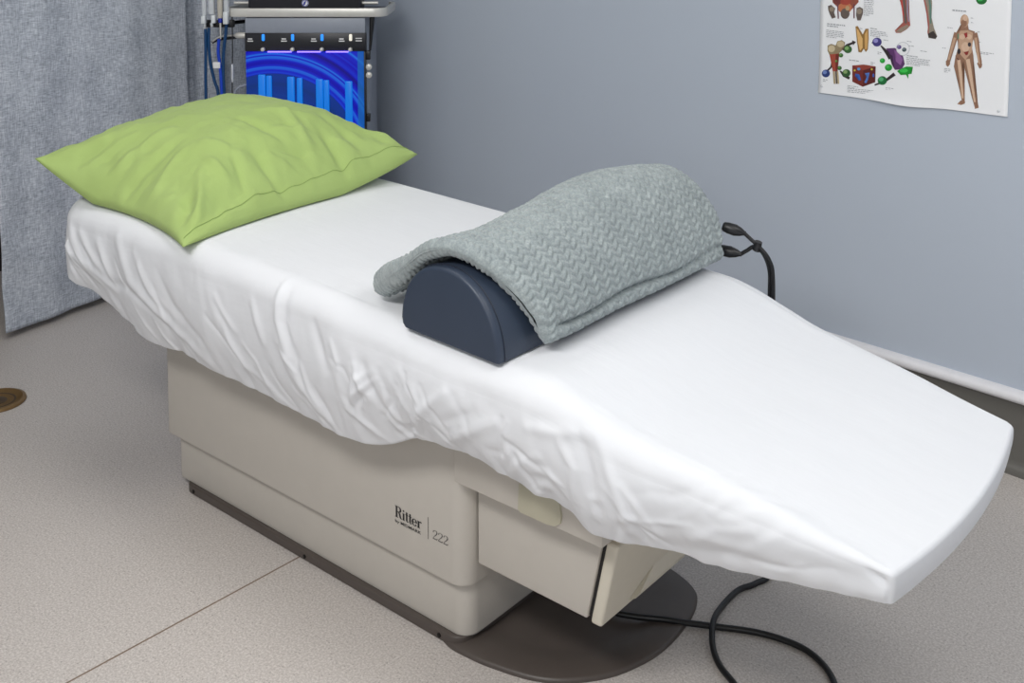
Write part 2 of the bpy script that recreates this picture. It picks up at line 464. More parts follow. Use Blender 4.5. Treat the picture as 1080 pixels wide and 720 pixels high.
CRE = [  # folds of the draped cloth: (x, drop below the table top) polylines, height, half width
 ([(-2.514,.060),(-2.464,.115),(-2.349,.172)], .010, .010), ([(-2.47,.060),(-2.405,.128),(-2.3,.175)], .010, .011), ([(-2.421,.062),(-2.334,.137)], .009, .011),
 ([(-2.344,.070),(-2.3,.136)], .008, .012), ([(-2.259,.046),(-2.207,.134),(-2.072,.203),(-1.955,.255)], .016, .018), ([(-2.303,.165),(-2.244,.155),(-2.189,.172),(-2.014,.24)], -.009, .012),
 ([(-2.19,.06),(-2.13,.13),(-2.03,.19)], .006, .012), ([(-2.10,.08),(-2.05,.15),(-1.95,.20)], -.006, .012), ([(-1.90,.08),(-1.86,.16),(-1.80,.22)], .006, .014),
 ([(-1.68,.013),(-1.674,.075),(-1.644,.14)], .011, .010), ([(-1.655,.02),(-1.65,.075),(-1.62,.14)], -.008, .010), ([(-1.758,.061),(-1.727,.134)], .009, .011), ([(-1.67,.121),(-1.619,.201),(-1.564,.25)], .013, .014),
 ([(-1.568,.055),(-1.531,.127)], -.009, .012), ([(-1.504,.113),(-1.49,.191),(-1.436,.235)], .008, .012), ([(-1.426,.09),(-1.397,.153)], -.008, .011), ([(-1.455,.08),(-1.42,.15)], .006, .010),
 ([(-1.223,.069),(-1.29,.13),(-1.335,.19)], .011, .011), ([(-1.117,.086),(-1.204,.145),(-1.244,.18)], .011, .012), ([(-1.16,.085),(-1.24,.13)], -.006, .010),
 ([(-.918,.022),(-.893,.064),(-.877,.093),(-.87,.14)], .010, .012), ([(-.985,.065),(-.962,.09),(-.968,.15)], .009, .010), ([(-.955,.03),(-.93,.08),(-.925,.13)], -.011, .013), ([(-1.047,.07),(-.99,.05),(-.93,.02)], .008, .010),
 ([(-1.06,.15),(-1.01,.13),(-.985,.16)], .007, .010), ([(-1.03,.11),(-1.08,.15),(-1.12,.20)], .008, .010),
 ([(-.80,.137),(-.706,.095),(-.579,.043),(-.49,.016)], -.010, .016), ([(-.83,.06),(-.70,.035),(-.58,.018),(-.50,.006)], .006, .018), ([(-.79,.09),(-.68,.075),(-.56,.04)], .004, .012), ([(-.51,.012),(-.486,.018)], -.008, .006),
]
def crumples():
    r = random.Random(11); out = []
    def add(n, x0, x1, d0, d1, ang, L, h, w):
        for _ in range(n):
            x = r.uniform(x0, x1); d = r.uniform(d0, d1); a = R(r.uniform(*ang)); l = r.uniform(*L)
            p1 = (x + math.cos(a) * l, d + math.sin(a) * l); mid = ((x + p1[0]) / 2 + r.uniform(-.012, .012), (d + p1[1]) / 2 + r.uniform(-.012, .012))
            out.append(([(x, d), mid, p1], r.choice((1, 1, -1)) * .85 * r.uniform(*h), r.uniform(*w)))
    add(26, -1.68, -1.20, .06, .20, (30, 100), (.04, .10), (.004, .009), (.005, .009))
    add(12, -1.45, -1.18, .09, .18, (110, 150), (.05, .10), (.004, .008), (.005, .008))
    add(20, -1.15, -.84, .05, .17, (10, 150), (.04, .09), (.004, .008), (.005, .009))
    add(16, -2.3, -1.65, .08, .22, (35, 70), (.06, .14), (.003, .007), (.006, .010))
    add(10, -2.5, -2.25, .05, .16, (40, 65), (.05, .10), (.003, .006), (.005, .008))
    add(14, -.86, -.52, .03, .11, (-50, -15), (.05, .14), (.002, .005), (.005, .009))
    return out
def seg_d(px, py, a, b):
    vx, vy = b[0]-a[0], b[1]-a[1]; L = vx*vx + vy*vy
    t = max(0, min(1, ((px-a[0])*vx + (py-a[1])*vy) / L)); dx, dy = px-a[0]-t*vx, py-a[1]-t*vy
    return math.hypot(dx, dy), t
def folds(x, d):
    out = 0
    for pl, h, w in CRE:
        if x < min(p[0] for p in pl) - .06 or x > max(p[0] for p in pl) + .06: continue
        best = 9; bt = 0; n = len(pl) - 1
        for i in range(n):
            dd, t = seg_d(x, d, pl[i], pl[i+1])
            if dd < best: best = dd; bt = (i + t) / n
        out += .55 * h * math.exp(-(best / (w * .95)) ** 2) * (.55 + .45 * math.sin(math.pi * min(1, max(0, bt))))
    return out

CRE = CRE + crumples()
def make_sheet():
    O = outline(); n = len(O); P = [Vector(p[:2]) for p in O]; nor = []
    for i in range(n):
        d = (P[(i+2) % n] - P[i-2]).normalized(); nor.append(Vector((d.y, -d.x)))
    # side weights: how wide the edge rolls, how deep the skirt hangs
    rows = []
    NT, NR, NS = 26, 10, 62
    for i, (x, y, k) in enumerate(O):
        roll = .05 if k in 'nb' else (.008 if k == 'f' else .055)
        if k in 'nb': roll = interp(x, [-2.5, -1.2, -.95, -.75, -.49], [.055, .05, .045, .03, .008])
        zt = ztop(x)
        if k == 'n': hz = sum(interp(x + dx, HX, HZ) for dx in (-.012, 0, .012)) / 3; inset = interp(x, [-2.5, -2.3, -1.0, -.75, -.5], [.0, .045, .045, .03, .006])
        elif k == 'f': hz = .485; inset = .004
        elif k == 'b': hz = interp(x, [-2.5, -1.0, -.49], [.50, .46, .487]); inset = .03
        else:
            hz = .503; inset = -.004
            if y < 1.40: hz = .500
        row = []
        c = Vector((min(max(x, XH + .34), XF - .30), 1.640))
        Pi = P[i] - nor[i] * roll
        for j in range(NT):                                  # the flat top, from the spine outwards
            t = j / NT; t = 1 - (1 - t) ** 1.4
            p = c + (Pi - c) * t
            q = Vector((p.x, p.y, ztop(p.x)))
            dist = (P[i] - p).length
            w = .0012 * fbm(p.x * 3.2, p.y * 9, 2.0) + .0014 * fbm(p.x * 8, p.y * 4, 5.0)
            if k == 'n' and dist < .25: w += folds(p.x, -(dist - roll)) * (1 - dist / .25) * sstep(0, .07, XF - x)
            row.append(q + Vector((0, 0, w)))
        sk = []
        for j in range(NR + 1):                              # rolled edge
            a = R(90 * j / NR); sk.append((-roll + roll * math.sin(a), roll * (1 - math.cos(a)), a))
        drop = zt - hz
        for j in range(1, NS + 1):                           # hanging skirt
            t = j / NS; d = roll + (drop - roll) * t
            sk.append((-inset * t ** 1.5 + .012 * math.sin(math.pi * t) * (1 if k in 'nb' else .2) * min(1, drop / .15), d, R(90)))
        for o, d, a in sk:
            p = P[i] + nor[i] * o
            amp = sstep(.0, .07, d) * min(1, drop / .12)
            w = .0
            if k == 'n': w += folds(x, d) * (sstep(0, .05, XF - x) if d < .006 else sstep(0, .012, XF - x))
            gather = sstep(.55, 1, d / max(drop, .02))
            arc = i * .008
            fx = 1 if k != 'f' else .08
            w += fx * amp * (.0055 * fbm(x * 5 + y * 5, d * 3, 3.1) + .0028 * fbm(x * 14 + y * 9, d * 8, 8.2, 3) + .0016 * gather * math.sin((x + y) * 95 + 4 * fbm(x * 6, d * 5, 1)))
            q = Vector((p.x, p.y, zt - d)) + (Vector((nor[i].x, nor[i].y, 0)) * math.sin(a) + Vector((0, 0, 1)) * math.cos(a)) * w
            row.append(q)
        e = row[-1]                                           # gathered hem turned under
        inn = Vector((nor[i].x, nor[i].y, 0))
        row.append(e - inn * .005 + Vector((0, 0, -.003))); row.append(e - inn * .014 + Vector((0, 0, .001))); row.append(e - inn * .03 + Vector((0, 0, .012)))
        rows.append(row)
    m = len(rows[0])
    o = grid('fitted_sheet', n, m, lambda i, j: rows[i][j], M['sheet'], closed_u=True)
    bm = bmesh.new(); bm.from_mesh(o.data); bmesh.ops.remove_doubles(bm, verts=bm.verts[:], dist=1e-5); bmesh.ops.recalc_face_normals(bm, faces=bm.faces[:]); bm.to_mesh(o.data); bm.free()
    for p in o.data.polygons: p.use_smooth = True
    tag(o, 'white fitted sheet stretched over the examination table', 'sheet')
make_sheet()

def make_mattress():
    O = outline()[::8]; c = Vector((-1.5, 1.645)); bm = bmesh.new(); rows = []
    P = [Vector(p[:2]) for p in O]; n = len(P)
    N2 = [(lambda d: Vector((d.y, -d.x)))((P[(i+1) % n] - P[i-1]).normalized()) for i in range(n)]
    for off, dz in ((.26, -.034), (.20, -.022), (.08, -.016), (.058, -.020), (.045, -.030), (.045, -.034)):
        rows.append([bm.verts.new((p.x - nn.x*off, p.y - nn.y*off, ztop(p.x) + dz)) for p, nn in zip(P, N2)])
    rows.append([bm.verts.new((p.x - nn.x*.055, p.y - nn.y*.055, ztop(p.x) - interp(p.x, [-2.5, -1.1, -.7, -.48], [.09, .09, .05, .036]))) for p, nn in zip(P, N2)])
    for a, b in zip(rows[:-1], rows[1:]):
        for i in range(n): bm.faces.new((a[i], a[(i+1) % n], b[(i+1) % n], b[i]))
    g = bm.faces.new(rows[-1][::-1]); bmesh.ops.triangulate(bm, faces=[g])
    loc(from_bm('mattress', bm, M['uphol'], tb))
    loc(box('table_frame', -2.30, -1.0, 1.44, 1.86, .50, .56, M['shell'], tb, bev=.008))
make_mattress()

# ---- lettering on the cover: didone style letters drawn as strokes
def stroke(V, F, pts, ws):
    n = len(pts); b = len(V)
    for i, (x, y) in enumerate(pts):
        a = pts[max(i-1, 0)]; c = pts[min(i+1, n-1)]; dx, dy = c[0]-a[0], c[1]-a[1]; L = math.hypot(dx, dy) or 1
        w = (ws[i] if isinstance(ws, (list, tuple)) else ws) / 2
        V.append((x - dy/L*w, y + dx/L*w)); V.append((x + dy/L*w, y - dx/L*w))
    for i in range(n - 1): F.append((b+2*i, b+2*i+1, b+2*i+3, b+2*i+2))
def arc(cx, cy, rx, ry, a0, a1, wt, wn, n=16):
    pts = []; ws = []
    for k in range(n + 1):
        a = R(a0 + (a1-a0)*k/n); pts.append((cx + rx*math.cos(a), cy + ry*math.sin(a)))
        ws.append(wn + (wt - wn) * abs(math.cos(a)) ** 1.5)
    return pts, ws
def glyph(ch):
    V, F = [], []; T, H = .19, .055
    S = lambda p, w: stroke(V, F, p, w)
    if ch == 'R':
        S([(.17, 0), (.17, 1)], T); S([(0, .02), (.36, .02)], H); S([(0, .98), (.4, .98)], H)
        S(*arc(.36, .755, .25, .225, 90, -90, T, H)); S([(.17, .53), (.4, .53)], H)
        S([(.36, .53), (.50, .40), (.58, .12), (.66, .02), (.76, .03)], [H, T, T, T*.7, H]); return V, F, .80
    if ch == 'i':
        S([(.14, 0), (.14, .62)], T); S([(0, .02), (.28, .02)], H); S([(0, .60), (.14, .60)], H); S(*arc(.13, .84, .045, .045, 0, 360, .09, .09, 10)); return V, F, .33
    if ch == 't':
        S([(.15, .10), (.15, .85)], T*.95); S([(0, .60), (.32, .60)], H); S([(.15, .12), (.18, .03), (.27, .02), (.34, .10)], [T*.9, T*.6, H*1.4, H]); return V, F, .36
    if ch == 'e':
        S(*arc(.26, .31, .21, .295, 0, 330, T*.95, H, 22)); S([(.06, .33), (.48, .33)], H); return V, F, .56
    if ch == 'r':
        S([(.14, 0), (.14, .62)], T); S([(0, .02), (.30, .02)], H); S([(0, .60), (.14, .60)], H); S([(.16, .40), (.26, .56), (.36, .60), (.43, .53)], [H, H, T*.7, T*.9]); return V, F, .48
    if ch == '2':
        S([(.07, .72), (.10, .88), (.24, .97), (.40, .92), (.45, .74), (.36, .54), (.16, .28), (.03, .05)], [.10, .05, .04, .08, .11, .09, .05, .04])
        S([(.03, .05), (.20, .06), (.40, .04), (.50, .20)], [.11, .10, .10, .03]); return V, F, .54
def word(name, text, x, z, h, sx, mat, parent, y):
    V, F = [], []; cx = 0
    for ch in text:
        v, f, w = glyph(ch); b = len(V)
        V += [(p[0] + cx, p[1]) for p in v]; F += [tuple(i + b for i in q) for q in f]; cx += w
    k = sx / cx
    o = mesh(name, [(x + p[0]*k, y, z + p[1]*h) for p in V], F, mat, parent, smooth=False); return loc(o)
lt = word('lettering', 'Ritter', -1.4850, .2075, .0225, .0735, M['ink'], tb, 1.4184)
lt['label'] = 'dark printed lettering'
o = word('lettering', '222', -1.3825, .2010, .0185, .0415, M['ink_soft'], tb, 1.4184); o['label'] = 'dark printed lettering'
o = loc(mesh('dividing_line', [(-1.3948, 1.4184, .195), (-1.3936, 1.4184, .195), (-1.3936, 1.4184, .239), (-1.3948, 1.4184, .239)], [(0, 1, 2, 3)], M['ink'], tb, smooth=False))
cu = bpy.data.curves.new('small_lettering', 'FONT'); cu.body = 'by MIDMARK'; cu.size = .0088; cu.resolution_u = 3; cu.extrude = 0; cu.offset = .0001
o = bpy.data.objects.new('small_lettering', cu); COL.objects.link(o); cu.materials.append(M['ink']); o.parent = tb
o.location = (-1.4850, 1.4182, .1965); o.rotation_euler = (R(90), 0, 0); o.scale = (1.42, 1, 1); bpy.context.view_layer.update()
me = bpy.data.meshes.new_from_object(o.evaluated_get(bpy.context.evaluated_depsgraph_get())); mw = o.matrix_basis.copy(); bpy.data.objects.remove(o); bpy.data.curves.remove(cu)
me.transform(mw); me.materials.clear(); o = link('small_lettering', me, M['ink'], tb, smooth=False); loc(o)

# ------------------------------------------------------------------ pillow
def make_pillow():
    A = Vector((-2.590, 1.262, .788)); B = Vector((-1.970, 1.272, .684)); Cc = Vector((-2.015, 2.020, .752)); D = Vector((-2.630, 1.960, .838))
    pl = thing('pillow', 'plump green pillow lying at the head of the white sheet', 'pillow', (-2.29, 1.63, .68))
    inv = Matrix.Translation((2.29, -1.63, -.68))
    NS, NTT = 110, 120
    def side(s, t, up):
        # s: A->B (head to foot), t: near -> far, both -1..1
        a = (s + 1) / 2; b = (t + 1) / 2
        bs = (.13 if s > 0 else .03) * (1 - t * t); bt = (.15 if t < 0 else .05) * (1 - s * s)                  # edges draw in between the corners
        ss = s * (1 - bs * 1.0); tt = t * (1 - bt * 1.0)
        a2, b2 = (ss + 1) / 2, (tt + 1) / 2
        p = (A * (1-a2) + B * a2) * (1-b2) + (D * (1-a2) + Cc * a2) * b2
        cq = .12 * sstep(.2, 1, s) * sstep(.2, 1, t)
        e = (max(0, 1 - abs(s) ** 2.4)) ** (.60 - cq) * (max(0, 1 - abs(t) ** 2.6)) ** (.58 - cq)
        flat = ztop(p.x) + .003
        edge = .5 * (abs(s) ** 6 + abs(t) ** 6)
        # seam sags on to the bed between the corners
        sag = (1 - s * s) * abs(t) ** 3 * (.075 if t < 0 else .030) + (1 - t * t) * abs(s) ** 3 * (.05 if s > 0 else -.010)
        mid = max(p.z - sag, flat + .002)
        if up:
            H = .122 * (1 + .16 * s) * (1 + .08 * t)
            z = mid + H * e
            w = 0
            # creases running in from the corners and along the near edge
            for (cs, ct, k, ph) in ((1, -1, 9, .3), (-1, -1, 8, 1.2), (1, 1, 9, 2.0)):
                dx, dy = cs - s, ct - t; r = math.hypot(dx, dy); an = math.atan2(dy * ct, dx * cs)
                w += .0055 * math.sin(an * k + ph + 2 * fbm(s * 2, t * 2, 1)) * sstep(.03, .25, r) * (1 - sstep(.35, 1.0, r))
            ed = 1 - e
            w += .007 * fbm(s * 2.6, t * 3.4, 4.4) + .016 * ed * fbm(s * 5.5, t * 6.5, 9.1, 3) * (1 - edge)
            for (s0, t0, s1, t1, h, wd) in ((.30, -.45, .72, -.30, .008, .05), (.2, -.05, .75, .10, -.008, .05), (.35, .30, .85, .22, .009, .05), (.45, .55, .9, .60, -.007, .05), (-.35, -.95, -.15, -.45, .010, .06), (-.05, -.98, .05, -.5, -.010, .06), (.55, -.65, .93, -.85, .009, .05), (.6, -.2, .98, -.15, -.009, .05), (.62, .42, .98, .40, -.010, .05), (.15, .15, .5, .45, .007, .05), (.5, -.55, .75, -.5, .007, .035), (.55, -.35, .85, -.42, -.007, .035), (.5, .05, .62, .3, .006, .04), (.7, .0, .8, .25, -.007, .035), (.72, -.12, .9, .05, .007, .035), (-.6, -.9, -.45, -.6, .007, .05), (-.2, -.85, -.3, -.6, -.007, .05), (.25, -.9, .2, -.6, .008, .05)):
                dd, tq = seg_d(s, t, (s0, t0), (s1, t1)); w += 1.4 * h * math.exp(-(dd/(wd*.8))**2) * math.sin(math.pi * (.15 + .7*tq))
            z += w * min(1, e * 3)
        else:
            z = max(flat, mid - .06 * e)
        return Vector((p.x, p.y, z))
    vs, fs = [], []
    for up in (1, 0):
        for i in range(NS + 1):
            for j in range(NTT + 1):
                vs.append(side(-1 + 2*i/NS, -1 + 2*j/NTT, up))
    m = NTT + 1; off = (NS + 1) * m
    for i in range(NS):
        for j in range(NTT):
            q = (i*m+j, (i+1)*m+j, (i+1)*m+j+1, i*m+j+1); fs.append(q); fs.append(tuple(off + k for k in q[::-1]))
    o = mesh('pillowcase', vs, fs, M['pillow'], pl); o.matrix_parent_inverse = inv
    bm = bmesh.new(); bm.from_mesh(o.data); bmesh.ops.remove_doubles(bm, verts=bm.verts[:], dist=2e-4); bmesh.ops.recalc_face_normals(bm, faces=bm.faces[:]); bm.to_mesh(o.data); bm.free()
    for p in o.data.polygons: p.use_smooth = True
    pts = [side(.93, t, 1) + Vector((0, 0, .0008)) for t in [-.97 + 1.94*k/80 for k in range(81)]]
    o = tube('hem_stitching', pts, .0007, M['stitch'], pl, sides=6); o.matrix_parent_inverse = inv
make_pillow()

# ------------------------------------------------------------------ bolster
def make_bolster():
    X0, X1, Y0, Y1 = -1.350, -1.120, 1.306, 1.975
    slope = (ztop(X1) - ztop(X0)) / (X1 - X0); cx = (X0 + X1) / 2; zb = ztop(cx) + .004
    bo = thing('bolster', 'navy half-round vinyl bolster under the folded grey blanket', 'bolster', (cx, 1.64, zb))
    prof = []
    for k in range(41):
        a = R(180 - 180 * k / 40); ca, sa = math.cos(a), math.sin(a)
        prof.append((.115 * math.copysign(abs(ca) ** (.98 if ca > 0 else .92), ca), .131 * sa ** (.98 if ca > 0 else .86)))
    prof[0] = (-.112, .004)
    prof = [(-.106, .0)] + prof + [(.113, .0)]
    def P(px, pz, y): return Vector((px, y, pz + slope * px))
    ys = [Y0, Y0 + .0006, Y0 + .004, Y0 + .010, Y0 + .02]; sc = [.90, .955, .985, .998, 1]
    yy = [(y, s) for y, s in zip(ys, sc)] + [(1.5, 1), (1.8, 1)] + [(Y1 - (y - Y0), s) for y, s in zip(ys[::-1], sc[::-1])]
    bm = bmesh.new(); rows = []
    for y, s in yy:
        rows.append([bm.verts.new(P(px * (1 - (1-s)*.8), (pz - .05) * s + .05 if pz > .001 else 0, y - 1.64)) for px, pz in prof])
    n = len(prof)
    for a, b in zip(rows[:-1], rows[1:]):
        for i in range(n): bm.faces.new((a[i], a[(i+1) % n], b[(i+1) % n], b[i]))
    bm.faces.new(rows[0]); bm.faces.new(rows[-1][::-1])
    from_bm('cushion', bm, M['vinyl'], bo, angle=50)
    pts = [P(px * 1.002, pz * 1.004, Y0 + .016 - 1.64) for px, pz in prof[1:-1]]
    tube('seam_piping', pts, .0014, M['navystitch'], bo, sides=6)
make_bolster()

# ------------------------------------------------------------------ folded blanket over the bolster
def make_blanket():
    prof = [(-1.078, .664), (-1.082, .690), (-1.096, .728), (-1.120, .768), (-1.155, .803), (-1.200, .826), (-1.250, .834), (-1.300, .818), (-1.345, .790), (-1.390, .760), (-1.430, .735), (-1.462, .712), (-1.482, .694)]
    C = catmull([(x, 0, z) for x, z in prof], 20)
    L = [0]
    for a, b in zip(C[:-1], C[1:]): L.append(L[-1] + (b - a).length)
    tot = L[-1]
    def at(s):
        d = s * tot
        for i in range(1, len(L)):
            if d <= L[i]:
                f = (d - L[i-1]) / (L[i] - L[i-1]); p = C[i-1].lerp(C[i], f); t = (C[i] - C[i-1]).normalized(); break
        else: p = C[-1]; t = (C[-1] - C[-2]).normalized()
        return p, Vector((t.z, 0, -t.x))
    NU, NV = 270, 300
    T = .034
    def pt(u, v, top, wv=None):
        p, nn = at(u)
        y0 = interp(u, [0, .15, .35, .55, .8, 1], [1.395, 1.365, 1.325, 1.305, 1.325, 1.355]); y1 = interp(u, [0, .2, .45, .7, 1], [1.985, 2.012, 2.02, 2.005, 1.98])
        y = y0 + (y1 - y0) * v
        # the pile lies thicker over the far half
        hump = .030 * math.exp(-((v - .66) / .24) ** 2) * math.exp(-((u - .48) / .22) ** 2)
        low = -.010 * math.exp(-((v - .18) / .2) ** 2) * math.exp(-((u - .62) / .2) ** 2)
        eu = min(u, 1 - u) * tot; ev = min(v, 1 - v) * (y1 - y0)
        rd = .017
        k = lambda e: math.sqrt(max(0, 1 - (1 - min(e / rd, 1)) ** 2))
        th = T / 2 * (1 + .45 * sstep(.6, .85, u)) * k(eu) * k(ev)
        q = p - nn * (T / 2) + Vector((0, y, 0))
        d = th + hump + low if top else -th
        base = Vector((q.x, q.y, q.z)) + nn * d
        a = u * tot
        base += nn * (.004 * fbm(a * 7, y * 7, 3.3))
        w = 0
        # woven plush cells: offset rows of short ridges
        row = y / .017; r_i = math.floor(row); fr = row - r_i
        lean = (fr if r_i % 2 else 1 - fr) * .9
        w = abs(math.sin(math.pi * (a / .0145 + lean))) ** .7 * abs(math.sin(math.pi * row)) ** .35
        base += nn * ((.0056 * w - .0025) * (1 if top else -1) * min(1, th / (T/4)))
        # the lower layer shows below a fold along the foot side
        if top:
            e0 = a - (.028 + .004 * math.sin(y * 20))
            if v > .03: base += nn * (-.013 * math.exp(-(e0 / .0045) ** 2)) * sstep(.03, .08, v) * (1 - .6 * sstep(.55, .9, v))
            base += nn * (.004 * sstep(0, .02, e0) * (1 - sstep(.03, .12, e0)))
        base.z = max(base.z, ztop(base.x) + .004 + (0 if not top else .002))
        return base
    vs, fs = [], []
    m = NV + 1; off = (NU + 1) * m
    for top in (1, 0):
        for i in range(NU + 1):
            for j in range(NV + 1): vs.append(pt(i / NU, j / NV, top))
    for i in range(NU):
        for j in range(NV):
            q = (i*m+j, i*m+j+1, (i+1)*m+j+1, (i+1)*m+j); fs.append(q); fs.append(tuple(off + k for k in q[::-1]))
    o = mesh('blanket', vs, fs, M['blanket'])
    bm = bmesh.new(); bm.from_mesh(o.data); bmesh.ops.remove_doubles(bm, verts=bm.verts[:], dist=2e-4); bmesh.ops.recalc_face_normals(bm, faces=bm.faces[:]); bm.to_mesh(o.data); bm.free()
    for p in o.data.polygons: p.use_smooth = True
    tag(o, 'folded grey waffle-weave plush blanket draped over the navy bolster', 'blanket')
make_blanket()

# ------------------------------------------------------------------ black leads at the far end of the bolster
ld = thing('cable_lead', 'short pair of black plug leads dropping behind the far edge of the sheet', 'cable', (-1.06, 2.03, .66))
inv = Matrix.Translation((1.06, -2.03, -.66))
def plug(a, b, r):
    a, b = Vector(a), Vector(b); k = [0, .06, .25, .55, .8, .93, 1]; w = [.55, .8, .95, 1, .7, .42, .36]
    o = tube('plug', [a.lerp(b, t) for t in k], [r * q for q in w], M['cord'], ld, sides=14); o.matrix_parent_inverse = inv
plug((-1.10, 2.012, .728), (-1.055, 2.030, .716), .0125)
plug((-1.118, 2.022, .672), (-1.066, 2.035, .668), .0125)
for pts in ([(-1.058, 2.029, .717), (-1.045, 2.034, .705), (-1.028, 2.04, .690), (-1.008, 2.046, .665), (-1.000, 2.05, .62), (-1.004, 2.06, .45), (-1.02, 2.09, .2), (-1.05, 2.16, .006), (-1.2, 2.35, .006)],
            [(-1.068, 2.035, .668), (-1.055, 2.038, .678), (-1.040, 2.042, .688), (-1.022, 2.046, .676), (-1.010, 2.052, .64), (-1.010, 2.055, .58), (-1.014, 2.065, .44), (-1.03, 2.10, .2), (-1.065, 2.18, .006), (-1.22, 2.37, .006)]):
    o = tube('wire', pts, .0042, M['cord'], ld, sides=10, smooth_n=8); o.matrix_parent_inverse = inv
o = tube('cable_tie', [(-1.036, 2.041, .683), (-1.034, 2.0405, .6875), (-1.030, 2.0405, .701)], [.0095, .0095, .008], M['cord'], ld, sides=10); o.matrix_parent_inverse = inv

# ------------------------------------------------------------------ cord on the floor
path = [(-1.30, 1.70, .013), (-1.165, 1.690, .014), (-1.119, 1.702, .014), (-1.063, 1.734, .014), (-1.03, 1.757, .010), (-.981, 1.790, .006), (-.908, 1.827, .006), (-.836, 1.841, .006), (-.783, 1.827, .006), (-.739, 1.789, .006), (-.715, 1.735, .006), (-.73, 1.67, .006), (-.78, 1.635, .006), (-.83, 1.645, .006),
        (-.877, 1.672, .006), (-.923, 1.700, .006), (-.958, 1.738, .009), (-.984, 1.788, .0165), (-1.000, 1.850, .008), (-1.002, 1.920, .006), (-.985, 1.965, .006), (-.98, 2.03, .006), (-1.05, 2.25, .006), (-1.2, 2.55, .006), (-1.3, 2.80, .006)]
pc = tube('power_cord', path, .0058, M['cord'], sides=12, smooth_n=10)
tag(pc, 'thick black power cord looping across the floor under the foot end', 'cord')

